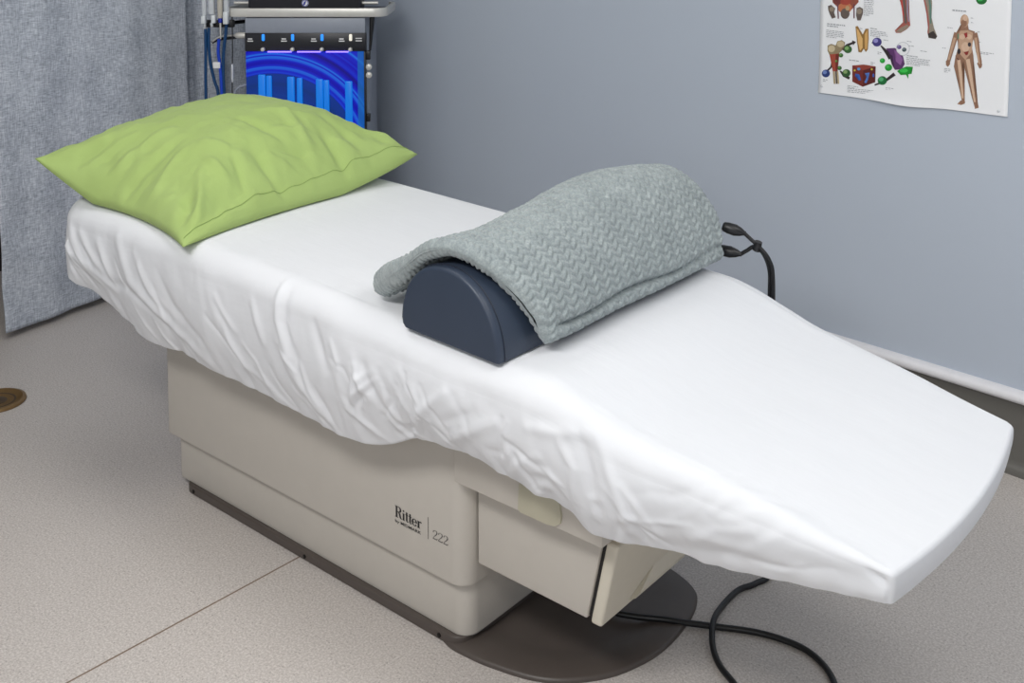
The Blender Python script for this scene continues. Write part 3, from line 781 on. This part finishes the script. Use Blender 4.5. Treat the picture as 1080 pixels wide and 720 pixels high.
# ------------------------------------------------------------------ wall chart
def make_poster():
    AL, AR, ZB = .573, .051, .8885
    W = AL - AR; HT = .66
    po = thing('wall_chart', 'white lymphatic anatomy chart pinned to the grey wall', 'poster', wallpt((AL + AR) / 2, ZB))
    inv = po.matrix_basis.copy(); inv = Matrix.Translation(Vector(po.location)).inverted()
    NU, NV = 40, 40
    def pp(t, z, out):         # t 0 left .. 1 right ; z above the bottom edge
        return wallpt(AL - W * t, ZB + z - .0045 * (1 - t) * 0, out)
    def paper(i, j):
        t = i / NU; z = HT * (j / NV) ** 1.6
        curl = (.006 * math.exp(-((t - .44) / .16) ** 2) + .002) * math.exp(-(z / .016))
        sag = -.006 * math.exp(-((t - .50) / .14) ** 2) * math.exp(-z / .01)
        return pp(t, z + sag, .0022 + curl)
    o = grid('paper', NU + 1, NV + 1, paper, M['paper'], po)
    md = o.modifiers.new('thick', 'SOLIDIFY'); md.thickness = .0006
    o.matrix_parent_inverse = inv
    def mp(cx, cy):            # position on the printed sheet measured in sheet units from its lower left corner
        l = 75 - 10 * cy / 455; r = 1012 - 12 * cy / 585; s = (cx - l) / (r - l)
        t = s / (s + (1 - s) * .874)
        b = 455 + 130 * s; return t, (b - cy) * (.000573 + (.000501 - .000573) * s)
    cols = {}
    def mat(rgb):
        if rgb not in cols: cols[rgb] = simple('print_%02x%02x%02x' % rgb, srgb(*rgb), .4, var=.10, scale=220)
        return cols[rgb]
    def part(name, shapes, lift=0):
        V, F, MI, ms = [], [], [], []
        for lay, (rgb, poly) in enumerate(shapes):
            m = mat(rgb)
            if m not in ms: ms.append(m)
            b = len(V)
            for c in poly:
                t, z = mp(*c); V.append(pp(t, z, .0031 + .00003 * (lay + lift)))
            F.append(tuple(range(b, b + len(poly)))); MI.append(ms.index(m))
        bm = bmesh.new(); bv = [bm.verts.new(v) for v in V]
        for f, k in zip(F, MI):
            fc = bm.faces.new([bv[i] for i in f]); fc.material_index = k
            bmesh.ops.triangulate(bm, faces=[fc])
        me = bpy.data.meshes.new(name); bm.to_mesh(me); bm.free()
        o = link(name, me, ms, po, smooth=False); o.matrix_parent_inverse = inv; return o
    def ell(cx, cy, rx, ry, rot=0, n=18):
        return [(cx + rx*math.cos(a)*math.cos(rot) - ry*math.sin(a)*math.sin(rot), cy + rx*math.cos(a)*math.sin(rot) + ry*math.sin(a)*math.cos(rot)) for a in [2*math.pi*k/n for k in range(n)]]
    def ribbon(pts, ws):
        V, F = [], []; stroke(V, F, pts, ws); return [V[i] for i in range(0, len(V), 2)] + [V[i] for i in range(len(V) - 1, 0, -2)]
    G1, G2, G3 = (104, 92, 86), (150, 136, 120), (62, 54, 52)
    part('pelvis_print', [((150, 84, 66), [(130, -70), (255, -70), (262, 10), (230, 45), (170, 45), (135, 10)]), ((196, 120, 84), ell(195, 38, 34, 28)), ((120, 60, 58), ell(160, 2, 22, 20)), ((170, 74, 62), ell(198, 8, 26, 16)), (G1, ell(196, 66, 22, 26)),
        (G1, [(112, 28), (128, 22), (148, 40), (142, 60), (150, 84), (132, 90), (122, 70), (114, 48)]), (G2, ell(131, 44, 12, 12)), (G1, [(252, 40), (268, 34), (284, 44), (284, 66), (272, 100), (256, 100), (250, 74)]), (G2, ell(266, 56, 13, 14)),
        ((110, 70, 84), ribbon([(160, 20), (163, 90)], 6)), ((110, 70, 84), ribbon([(240, 20), (240, 90)], 6)), ((190, 160, 120), ell(208, 40, 10, 12))])
    part('leg_print', [((168, 92, 82), [(440, -80), (505, -80), (502, 20), (512, 90), (516, 128), (500, 146), (470, 164), (446, 164), (440, 152), (464, 134), (480, 112), (476, 50)]), (G1, ribbon([(478, -40), (488, 40), (494, 118)], [8, 14, 12])), ((150, 148, 168), ribbon([(500, -60), (502, 60), (508, 110)], [6, 7, 6])),
        (G2, [(444, 158), (470, 138), (500, 124), (512, 132), (496, 146), (470, 162)]), ((196, 70, 64), ribbon([(462, -60), (474, 20), (482, 80)], 7)),
        ((150, 140, 124), [(562, -80), (612, -80), (622, 20), (620, 90), (632, 140), (648, 182), (640, 196), (606, 190), (600, 160), (606, 120), (592, 60)]), ((176, 90, 84), ribbon([(568, -60), (594, 40), (606, 120), (604, 170)], [5, 6, 6, 5])), ((96, 132, 120), ribbon([(600, -60), (614, 40), (616, 120)], [9, 10, 8])),
        (G3, [(602, 170), (630, 156), (648, 184), (640, 195), (608, 189)])])
    part('green_cell_print', [((24, 110, 44), ell(864, 4, 27, 24)), ((60, 178, 84), ell(858, 0, 15, 12))])
    part('thyroid_print', [((150, 112, 60), [(247, 130), (258, 128), (283, 170), (296, 142), (311, 142), (312, 190), (308, 244), (298, 256), (288, 240), (276, 258), (262, 256), (254, 200)]), ((226, 182, 118), [(252, 138), (262, 150), (282, 190), (282, 236), (270, 250), (260, 210)]), ((214, 168, 104), [(292, 170), (306, 146), (308, 190), (304, 240), (294, 244)])])
    part('bone_print', [((150, 134, 104), [(110, 222), (128, 214), (150, 222), (158, 202), (180, 196), (196, 208), (192, 236), (166, 262), (162, 290), (120, 270), (110, 248)]), ((206, 190, 156), ell(130, 238, 17, 17)), ((200, 184, 150), ell(174, 216, 18, 15)),
        ((168, 74, 58), [(120, 266), (168, 262), (162, 304), (160, 350), (136, 350), (130, 304)]), ((120, 44, 40), [(150, 266), (168, 262), (160, 350), (150, 350)]), ((176, 158, 128), [(136, 350), (146, 350), (150, 412), (140, 412)]), ((96, 84, 70), [(148, 350), (156, 350), (160, 412), (152, 412)]), ((200, 180, 140), [(157, 350), (163, 350), (168, 412), (161, 412)])])
    AR_ = (52, 42, 46)
    for sh in ([(AR_, ribbon([(186, 246), (206, 222), (236, 210)], [16, 13, 10])), (AR_, [(230, 198), (250, 206), (236, 222)])], [(AR_, ribbon([(340, 206), (326, 212)], [10, 3]))], [(AR_, ribbon([(372, 226), (404, 262), (420, 290)], [6, 20, 20]))], [(AR_, ribbon([(342, 420), (392, 402), (440, 366)], [7, 12, 18]))], [(AR_, ribbon([(106, 350), (128, 328), (134, 300)], 9))], [(AR_, ribbon([(218, 386), (190, 372), (172, 348)], [12, 12, 6]))]):
        part('arrow_print', sh)
    part('magnifier_print', [((190, 192, 200), ell(480, 243, 34, 34, 0, 26)), ((240, 241, 243), ell(480, 243, 31.5, 31.5, 0, 26))])
    for dk, lt_, (x, y, r) in (((44, 62, 124), (116, 140, 200), (102, 360, 20)), ((60, 104, 56), (134, 176, 110), (210, 242, 20)), ((60, 110, 50), (110, 160, 90), (176, 271, 11)), ((90, 150, 70), (120, 190, 90), (154, 300, 7)), ((56, 104, 52), (100, 150, 84), (169, 334, 11)), ((50, 92, 50), (140, 170, 110), (203, 359, 20)),
                            ((70, 62, 130), (150, 144, 206), (353, 208, 23)), ((26, 110, 56), (84, 178, 116), (380, 398, 23)), ((40, 170, 60), (80, 196, 96), (380, 300, 13)), ((36, 158, 52), (70, 190, 84), (410, 334, 18)), ((100, 80, 140), (140, 124, 176), (462, 234, 11)), ((70, 84, 90), (120, 134, 140), (487, 247, 11))):
        part('cell_print', [(dk, ell(x, y, r, r * .95)), (lt_, ell(x - r * .25, y - r * .28, r * .5, r * .45))], 4)
    part('leafy_cell_print', [((24, 150, 44), [(452, 352), (476, 338), (500, 330), (530, 332), (520, 352), (524, 366), (508, 368), (508, 392), (496, 370), (470, 372)]), ((60, 200, 80), ell(486, 350, 20, 10))])
    part('spleen_print', [((96, 54, 108), [(398, 240), (440, 238), (464, 254), (482, 282), (490, 318), (474, 344), (442, 346), (426, 318), (428, 290), (412, 268)]), ((146, 96, 156), [(436, 246), (462, 262), (480, 296), (470, 324), (446, 304), (446, 270)]), ((60, 34, 70), [(412, 268), (430, 276), (440, 344), (426, 318), (426, 300)])])
    part('cube_print', [((120, 44, 38), [(232, 322), (288, 318), (347, 328), (345, 406), (284, 428), (232, 402)]), ((150, 66, 54), [(232, 322), (288, 318), (347, 328), (286, 346)]), ((94, 32, 32), [(286, 346), (347, 328), (345, 406), (284, 428)]), ((56, 96, 180), ribbon([(246, 368), (262, 370), (270, 396)], 12)), ((86, 128, 206), ribbon([(296, 366), (312, 360), (304, 392), (296, 408)], 11)), ((90, 150, 210), ell(264, 340, 8, 7)), ((206, 190, 70), ell(244, 346, 5, 5)), ((206, 190, 70), ell(328, 342, 5, 5)), ((60, 100, 190), ell(336, 372, 5, 9))])
    SK, SD, SL = (196, 160, 134), (150, 112, 90), (216, 184, 158)
    part('figure_print', [(SD, ribbon([(744, 166), (734, 200), (722, 245), (706, 296), (700, 326)], [26, 24, 20, 15, 16])), (SD, [(692, 306), (700, 296), (714, 300), (712, 322), (702, 334), (694, 326)]), (SD, ribbon([(832, 168), (842, 205), (850, 260), (862, 310), (862, 330)], [26, 24, 20, 15, 14])), (SD, [(846, 318), (856, 306), (872, 322), (868, 338), (858, 344)]),
        (SD, ribbon([(762, 280), (752, 330), (768, 400), (774, 450), (780, 500), (772, 516)], [44, 40, 28, 24, 15, 16])), (SD, [(750, 518), (768, 500), (790, 504), (788, 516), (770, 523)]), (SD, ribbon([(804, 280), (806, 340), (820, 410), (828, 460), (842, 514), (846, 536)], [46, 42, 28, 24, 16, 17])), (SD, [(834, 520), (852, 512), (857, 538), (838, 543)]),
        (SD, [(766, 122), (798, 122), (801, 150), (832, 160), (834, 176), (824, 210), (820, 240), (828, 282), (818, 300), (786, 310), (748, 300), (740, 282), (752, 240), (750, 210), (740, 176), (744, 162), (764, 150)]),
        (SK, ell(782, 108, 21, 32)), (SD, ell(779, 120, 15, 19)), (SL, ell(786, 94, 12, 14)), (SK, [(762, 156), (800, 154), (824, 166), (822, 230), (818, 264), (788, 300), (754, 262), (756, 210), (752, 176)]), (SL, ell(772, 186, 14, 13)), (SL, ell(806, 186, 13, 13)), (SL, ell(788, 236, 20, 24)),
        (SL, ribbon([(756, 300), (764, 360), (770, 420), (778, 490)], [16, 16, 11, 9])), (SL, ribbon([(800, 296), (812, 360), (824, 430), (838, 510)], [20, 18, 13, 9])), (SK, ribbon([(736, 190), (722, 240), (706, 300)], [13, 12, 9])), (SK, ribbon([(838, 190), (846, 250), (858, 320)], [13, 12, 9])),
        ((150, 44, 44), [(780, 170), (796, 164), (798, 186), (788, 192)]), ((58, 50, 56), ell(808, 224, 8, 11)), ((52, 44, 48), ell(757, 258, 8, 14)), ((140, 48, 44), [(780, 262), (806, 256), (800, 274), (792, 278)]), ((90, 140, 110), ribbon([(752, 170), (752, 196)], 6)), ((84, 40, 40), ribbon([(748, 290), (756, 300)], 4))])
    rnd = random.Random(3); TX = (166, 168, 173)
    def lines(x, y, w, n, dy=8, h=3.0, slope=.14, col=TX):
        shapes = []
        for k in range(n):
            cx = x; end = x + w * (1 if k < n - 1 else .6) * rnd.uniform(.85, 1)
            while cx < end:
                l = rnd.uniform(6, 18); yy = y + k * dy + (cx - x) * slope
                shapes.append((col, [(cx, yy), (min(cx + l, end), yy + l*slope), (min(cx + l, end), yy + l*slope + h), (cx, yy + h)])); cx += l + 3
        if shapes: part('text_print', shapes)['kind'] = 'stuff'
    lines(108, 112, 100, 2, 10, 5, .12); lines(104, 144, 92, 5, 8); lines(290, -30, 60, 2, 8); lines(288, 0, 50, 9, 9, 3, .1); lines(320, 138, 60, 1, 8, 4); lines(320, 150, 86, 4, 8); lines(384, 196, 44, 1); lines(356, 256, 22, 2); lines(500, 204, 40, 1); lines(508, 226, 50, 1); lines(500, 274, 104, 1, 8, 4); lines(498, 284, 122, 5, 8)
    lines(216, 292, 80, 1, 8, 4); lines(322, 306, 24, 2); lines(88, 388, 26, 2); lines(208, 420, 60, 2); lines(208, 434, 150, 3, 8, 3.4, .10); lines(396, 432, 44, 2); lines(446, 478, 116, 1, 8, 5, .1); lines(722, 52, 136, 1, 8, 6, .09)
    lines(812, 92, 26, 1); lines(814, 114, 22, 1); lines(698, 138, 46, 1); lines(846, 160, 22, 1); lines(850, 210, 24, 1); lines(862, 260, 70, 2, 7); lines(674, 238, 30, 1); lines(684, 340, 34, 3); lines(268, 138, 22, 1); lines(190, 30, 0, 1); lines(566, 252, 60, 1)
    for t, z in ((.958, .012), (.02, .02)):
        p = Vector(pp(t, z, .003)); bm = bmesh.new()
        add_tube(bm, [p, p + WN * .002, p + WN * .003], [.0035, .0035, .002], 12); o = from_bm('pin', bm, M['clear'], po); o.matrix_parent_inverse = inv
make_poster()

# ------------------------------------------------------------------ skin treatment machine
RT = Vector((-3.0771, 2.5110, 0)); RA = R(39.887)
def make_machine():
    ma = thing('treatment_machine', 'upright black facial machine with glowing blue panel behind the pillow', 'machine', RT, RA)
    # local: x right, y away from the photographer, z up
    prism('trolley_base', rrect(-.24, .24, -.03, .40, .06), .07, .115, M['mdark'], ma, eb=.01, et=.01)
    for x, y in ((-.19, .02), (.19, .02), (-.19, .35), (.19, .35)):
        w = lathe('caster', [(.012, -.012), (.030, -.012), (.033, -.006), (.033, .006), (.030, .012), (.012, .012)], M['black'], ma, loc=(x, y, .033), axis='x', n=24)
        lathe('caster_stem', [(.010, .05), (.010, .075)], M['chrome'], w, loc=(x, y, 0), n=12)
    box('cabinet', -.2165, .2165, .012, .34, .11, 1.024, M['mgrey'], ma, bev=.006)
    box('upper_panel', -.2165, .2185, -.001, .02, .965, 1.020, M['mgrey'], ma, bev=.002)
    box('control_strip', -.2175, .2215, -.006, .02, .899, .9655, M['mdark'], ma, bev=.002)
    box('screen_housing', -.205, .205, -.004, .10, 1.045, 1.36, M['mdark'], ma, bev=.012, seg=3)
    # round white and blue emblem on the screen housing
    bm = bmesh.new(); add_lathe(bm, [(.0125, 0), (.0125, -.0012), (.0105, -.0014), (.0100, -.0012), (.0001, -.0012)], (.003, -.004, 1.0745), 'y', 28)
    lg = from_bm('emblem', bm, M['white'], ma)
    tube('emblem_mark', [(-.004, -.0062, 1.067), (.000, -.0062, 1.071), (.002, -.0062, 1.077), (.006, -.0062, 1.0815)], [.0012, .0032, .0032, .0012], M['bluecol'], lg, sides=8)
    tube('emblem_ring', [(.003 + .0108 * math.cos(a), -.0058, 1.0745 + .0108 * math.sin(a)) for a in [2*math.pi*k/28 for k in range(29)]], .0011, M['bluecol'], lg, sides=6)
    # aluminium tray rail that wraps round the front and both sides
    path = [(-.272, .33), (-.285, .29), (-.290, .05)] + [(-.245 - .045 * math.sin(R(90 - a)), .045 - .045 * math.sin(R(a)) ) for a in range(0, 91, 15)] + [(.245 + .045 * math.sin(R(a)), .045 - .045 * math.cos(R(a))) for a in range(0, 91, 15)] + [(.290, .29), (.272, .33)]
    bm = bmesh.new(); rows = []
    prf = [(.0, 1.0235), (-.006, 1.0245), (-.008, 1.031), (-.008, 1.049), (-.006, 1.055), (.0, 1.056), (.006, 1.054), (.006, 1.026)]
    V = [Vector(p) for p in path]
    for i, p in enumerate(V):
        d = (V[min(i+1, len(V)-1)] - V[max(i-1, 0)]).normalized(); nn = Vector((d.y, -d.x))
        rows.append([bm.verts.new((p.x + nn.x * -o, p.y + nn.y * -o, z)) for o, z in prf])
    for a, b in zip(rows[:-1], rows[1:]):
        for k in range(len(prf)): bm.faces.new((a[k], a[(k+1) % len(prf)], b[(k+1) % len(prf)], b[k]))
    bm.faces.new(rows[0]); bm.faces.new(rows[-1][::-1])
    from_bm('tray_rail', bm, M['alu'], ma, angle=40)
    box('tray', -.28, .28, .012, .33, 1.024, 1.036, M['mdark'], ma, bev=.004)
    for s in (-1, 1):
        tube('side_bar', [(s * .205, .03, 1.0725), (s * .262, .03, 1.0725)], .0055, M['alu'], ma, sides=14)
    # lit bay: back panel, bottles in front of it, light strip
    box('bay_panel', -.2155, .2135, -.004, .016, .47, .8975, M['bay'], ma, bev=.001)
    box('bay_edge', .2135, .2200, -.010, .02, .46, .8985, M['black'], ma, bev=.001)
    for k, x in enumerate((-.157, -.131, -.052, -.020, .052, .077, .158)):
        ww = .013 if k % 2 == 0 else .010
        bt = prism('bottle', rrect(x - ww, x + ww, -.016, -.005, .004, 3),   .47, .815 - .004 * k, M['bottle'], ma, eb=.002, et=.004)
    for x0, x1 in ((-.135, -.048), (-.028, .057), (.077, .158)):
        box('light_strip', x0, x1, -.011, -.004, .8955, .8995, M['led'], ma, bev=.0005)
    for k, x in enumerate((-.1503, -.0437, .0629, .1661)):
        prism('indicator', rrect(x - .0055, x + .0055, .937, .962, .004, 3), 0, .003, M['ind'] if k < 3 else M['indw'], ma, eb=.0002, et=.001, tf=lambda q: (q[0], -.006 - q[2], q[1]))
        lathe('valve_knob', [(.0075, 0), (.0075, -.010), (.006, -.014), (.003, -.015)], M['alu'], ma, loc=(x - .001, -.006, .9065), axis='y', n=18)
    for x in (-.2, -.078, .030, .131):
        for dz, w in ((.9445, .010), (.9365, .013)):
            box('caption', x - w * .6, x + w, -.0068, -.0058, dz - .002, dz + .002, M['white'], ma, bev=0)
    for dz in (.9465, .9375): box('caption', .184, .207, -.0068, -.0058, dz - .0018, dz + .0018, M['white'], ma, bev=0)
    # latches and hinge blocks down the right edge
    box('hinge', .220, .2355, -.004, .02, .868, .900, M['black'], ma, bev=.002)
    box('hinge', .220, .2335, -.004, .02, .640, .668, M['black'], ma, bev=.002)
    for z in (.842, .812):
        lathe('latch', [(.008, 0), (.011, -.004), (.011, -.011), (.006, -.014)], M['alu'], ma, loc=(.231, .004, z), axis='y', n=20)
    tube('stay', [(.243, .012, 1.024), (.240, .012, .98), (.234, .012, .90)], [.010, .008, .004], M['black'], ma, sides=10)
    # side port with a thin wire, on the left
    lathe('side_port', [(.004, -.262), (.010, -.254), (.012, -.244), (.012, -.224), (.010, -.2165)], M['alu'], ma, loc=(0, .02, .954), axis='x', n=20)
    tube('port_tube', [(-.258, .02, .954), (-.285, .02, .953), (-.318, .025, .948), (-.345, .03, .93)], .0032, M['alu'], ma, sides=8, smooth_n=6)
    tube('bracket_arm', [(-.2165, .06, .950), (-.275, .06, .942), (-.330, .06, .935), (-.352, .05, .925)], .0055, M['black'], ma, sides=10, smooth_n=4)
    wr = tube('steel_wire', [(-.263, .0, 1.024), (-.264, .0, .90), (-.266, .0, .838), (-.268, .0, .76), (-.27, .0, .60)], [.0022, .0022, .0022, .0022, .0022], M['black'], ma, sides=8)
    tube('wire_ferrule', [(-.266, .0, .852), (-.266, .0, .842), (-.267, .0, .800), (-.266, .0, .785)], [.003, .0048, .0048, .003], M['chrome'], wr, sides=10)
    tube('drain_tube', [(-.2165, .01, .775), (-.245, .01, .765), (-.262, .01, .745), (-.275, .01, .68)], .0045, M['mgrey'], ma, sides=10, smooth_n=6)
    # holder bar for the handpieces
    box('holder_bar', -.372, -.258, .002, .022, .985, 1.012, M['black'], ma, bev=.004)
    tube('holder_arm', [(-.30, .02, .995), (-.27, .10, .995), (-.21, .18, .995)], .007, M['black'], ma, sides=10)
make_machine()

def handpiece(lx, label, zc, top, clip, hosecol, hose, parts):
    d = Vector((math.cos(RA), math.sin(RA), 0)); dn = Vector((-math.sin(RA), math.cos(RA), 0))
    base = RT + d * lx + dn * -.012
    hp = thing('handpiece', label, 'handpiece', (base.x, base.y, zc), RA, 'handpieces hanging beside the machine')
    for nm, z0, z1, r0, r1, m in parts:
        lathe(nm, [(r0 * .8, z0 - zc), (r0, z0 - zc + .002), (r1, z1 - zc - .002), (r1 * .85, z1 - zc)], m, hp, n=20)
    if clip:
        x0, x1, z0, z1 = clip
        prism('clip', rrect(x0, x1, -.020, .006, .004, 3), z0 - zc, z1 - zc, M['steel'], hp, eb=.002, et=.002)
    if hose:
        tube('hose', [(x, y, z - zc) for x, y, z in hose], .0058, hosecol, hp, sides=12, smooth_n=8)
handpiece(-.360, 'leftmost handpiece with the straight dark teal hose', 1.02, 1.2, (-.008, .008, 1.002, 1.030), M['hose'], [(.003, 0, .982), (.002, 0, .90), (.000, 0, .82), (-.001, 0, .72), (-.003, 0, .55)],
          [('barrel', 1.030, 1.19, .009, .010, M['chrome']), ('tip', .980, 1.004, .005, .006, M['chrome'])])
handpiece(-.334, 'second handpiece from the left with hose bowing toward the right', 1.02, 1.2, (.002, .017, 1.003, 1.032), M['hose'], [(-.012, .006, .985), (-.014, .006, .93), (-.010, .006, .86), (.004, .006, .79), (.016, .006, .745), (.022, .006, .62)],
          [('barrel', 1.034, 1.19, .012, .012, M['chrome']), ('tip', .988, 1.004, .005, .006, M['chrome'])])
handpiece(-.303, 'slim cream handpiece with a cobalt blue collar', 1.02, 1.2, None, M['hose2'], [(-.006, 0, .945), (-.010, 0, .90), (-.006, 0, .86), (-.002, 0, .81), (.000, 0, .74), (.002, 0, .6)],
          [('barrel', 1.020, 1.19, .009, .011, simple('cream_barrel', srgb(196, 190, 178), .4)), ('collar', 1.004, 1.022, .0075, .0075, M['bluecol']), ('needle', .945, 1.005, .0028, .0035, M['alu'])])
handpiece(-.280, 'rightmost handpiece nearest the glowing panel with a wide pale clip', 1.02, 1.2, (-.009, .009, 1.000, 1.044), M['hose'], [(-.002, .004, 1.000), (-.006, .004, .96), (-.014, .004, .90), (-.018, .004, .82), (-.016, .004, .76), (-.012, .004, .6)],
          [('barrel', 1.040, 1.19, .010, .010, M['chrome'])])
d = Vector((math.cos(RA), math.sin(RA), 0)); dn = Vector((-math.sin(RA), math.cos(RA), 0))

# small white tag clipped to the hoses
tg = thing('hose_tag', 'tiny white tag clipped round the blue hoses', 'tag', RT + d * -.318 + dn * -.014 + Vector((0, 0, .850)), RA)
prism('tag_body', rrect(-.013, .013, -.007, .007, .002, 3), -.011, .011, M['white'], tg, eb=.001, et=.001)

# ------------------------------------------------------------------ camera
cam = bpy.data.cameras.new('camera'); co = bpy.data.objects.new('camera', cam); COL.objects.link(co)
F, PY, HZ_, VX = 1140., 2., -85., -828.
pitch = math.atan((PY - HZ_) / F)
cam.sensor_width = 36; cam.lens = F / 1080 * 36; cam.shift_y = -(360 - PY) / 1080
yaw = math.atan2(.7673, -.6413) if False else None
fwd = Vector((-.6413, .7673, 0)).normalized(); right = Vector((fwd.y, -fwd.x, 0))
look = fwd * math.cos(pitch) + Vector((0, 0, -1)) * math.sin(pitch); upv = right.cross(look)
co.matrix_world = Matrix(((right.x, upv.x, -look.x, 0), (right.y, upv.y, -look.y, 0), (right.z, upv.z, -look.z, 1.376), (0, 0, 0, 1)))
cam.clip_start = .02
SC.camera = co

# ------------------------------------------------------------------ light
def area(name, loc, target, size, power, col=(1, 1, 1)):
    l = bpy.data.lights.new(name, 'AREA'); l.shape = 'RECTANGLE'; l.size, l.size_y = size; l.energy = power; l.color = col
    o = bpy.data.objects.new(name, l); COL.objects.link(o); o.location = loc
    dv = Vector(target) - Vector(loc); o.rotation_euler = dv.to_track_quat('-Z', 'Y').to_euler(); return o
area('ceiling_lamp', (-.9, -.15, 2.38), (-1.4, 1.7, .4), (1.2, .6), 47, (1, .99, .98))
area('ceiling_lamp', (.40, 1.55, 2.40), (.4, 1.75, 0), (1.2, .6), 18, (1, .99, .97))
area('ceiling_lamp', (-2.3, 1.3, 2.40), (-2.3, 1.3, 0), (1.2, .6), 9, (1, .99, .97))
area('frontal_fill', (.4, -1.1, 1.75), (-1.2, 2.0, .7), (.9, .7), 12, (1, 1, 1))  # small unseen fill lamp, added to brighten the near-facing surfaces
w = bpy.data.worlds.new('world'); SC.world = w; w.use_nodes = True
w.node_tree.nodes['Background'].inputs[0].default_value = (.86, .93, 1, 1); w.node_tree.nodes['Background'].inputs[1].default_value = .38
SC.view_settings.view_transform = 'Standard'; SC.view_settings.look = 'None'; SC.view_settings.gamma = 1; SC.view_settings.exposure = 0
SC.view_settings.use_curve_mapping = False
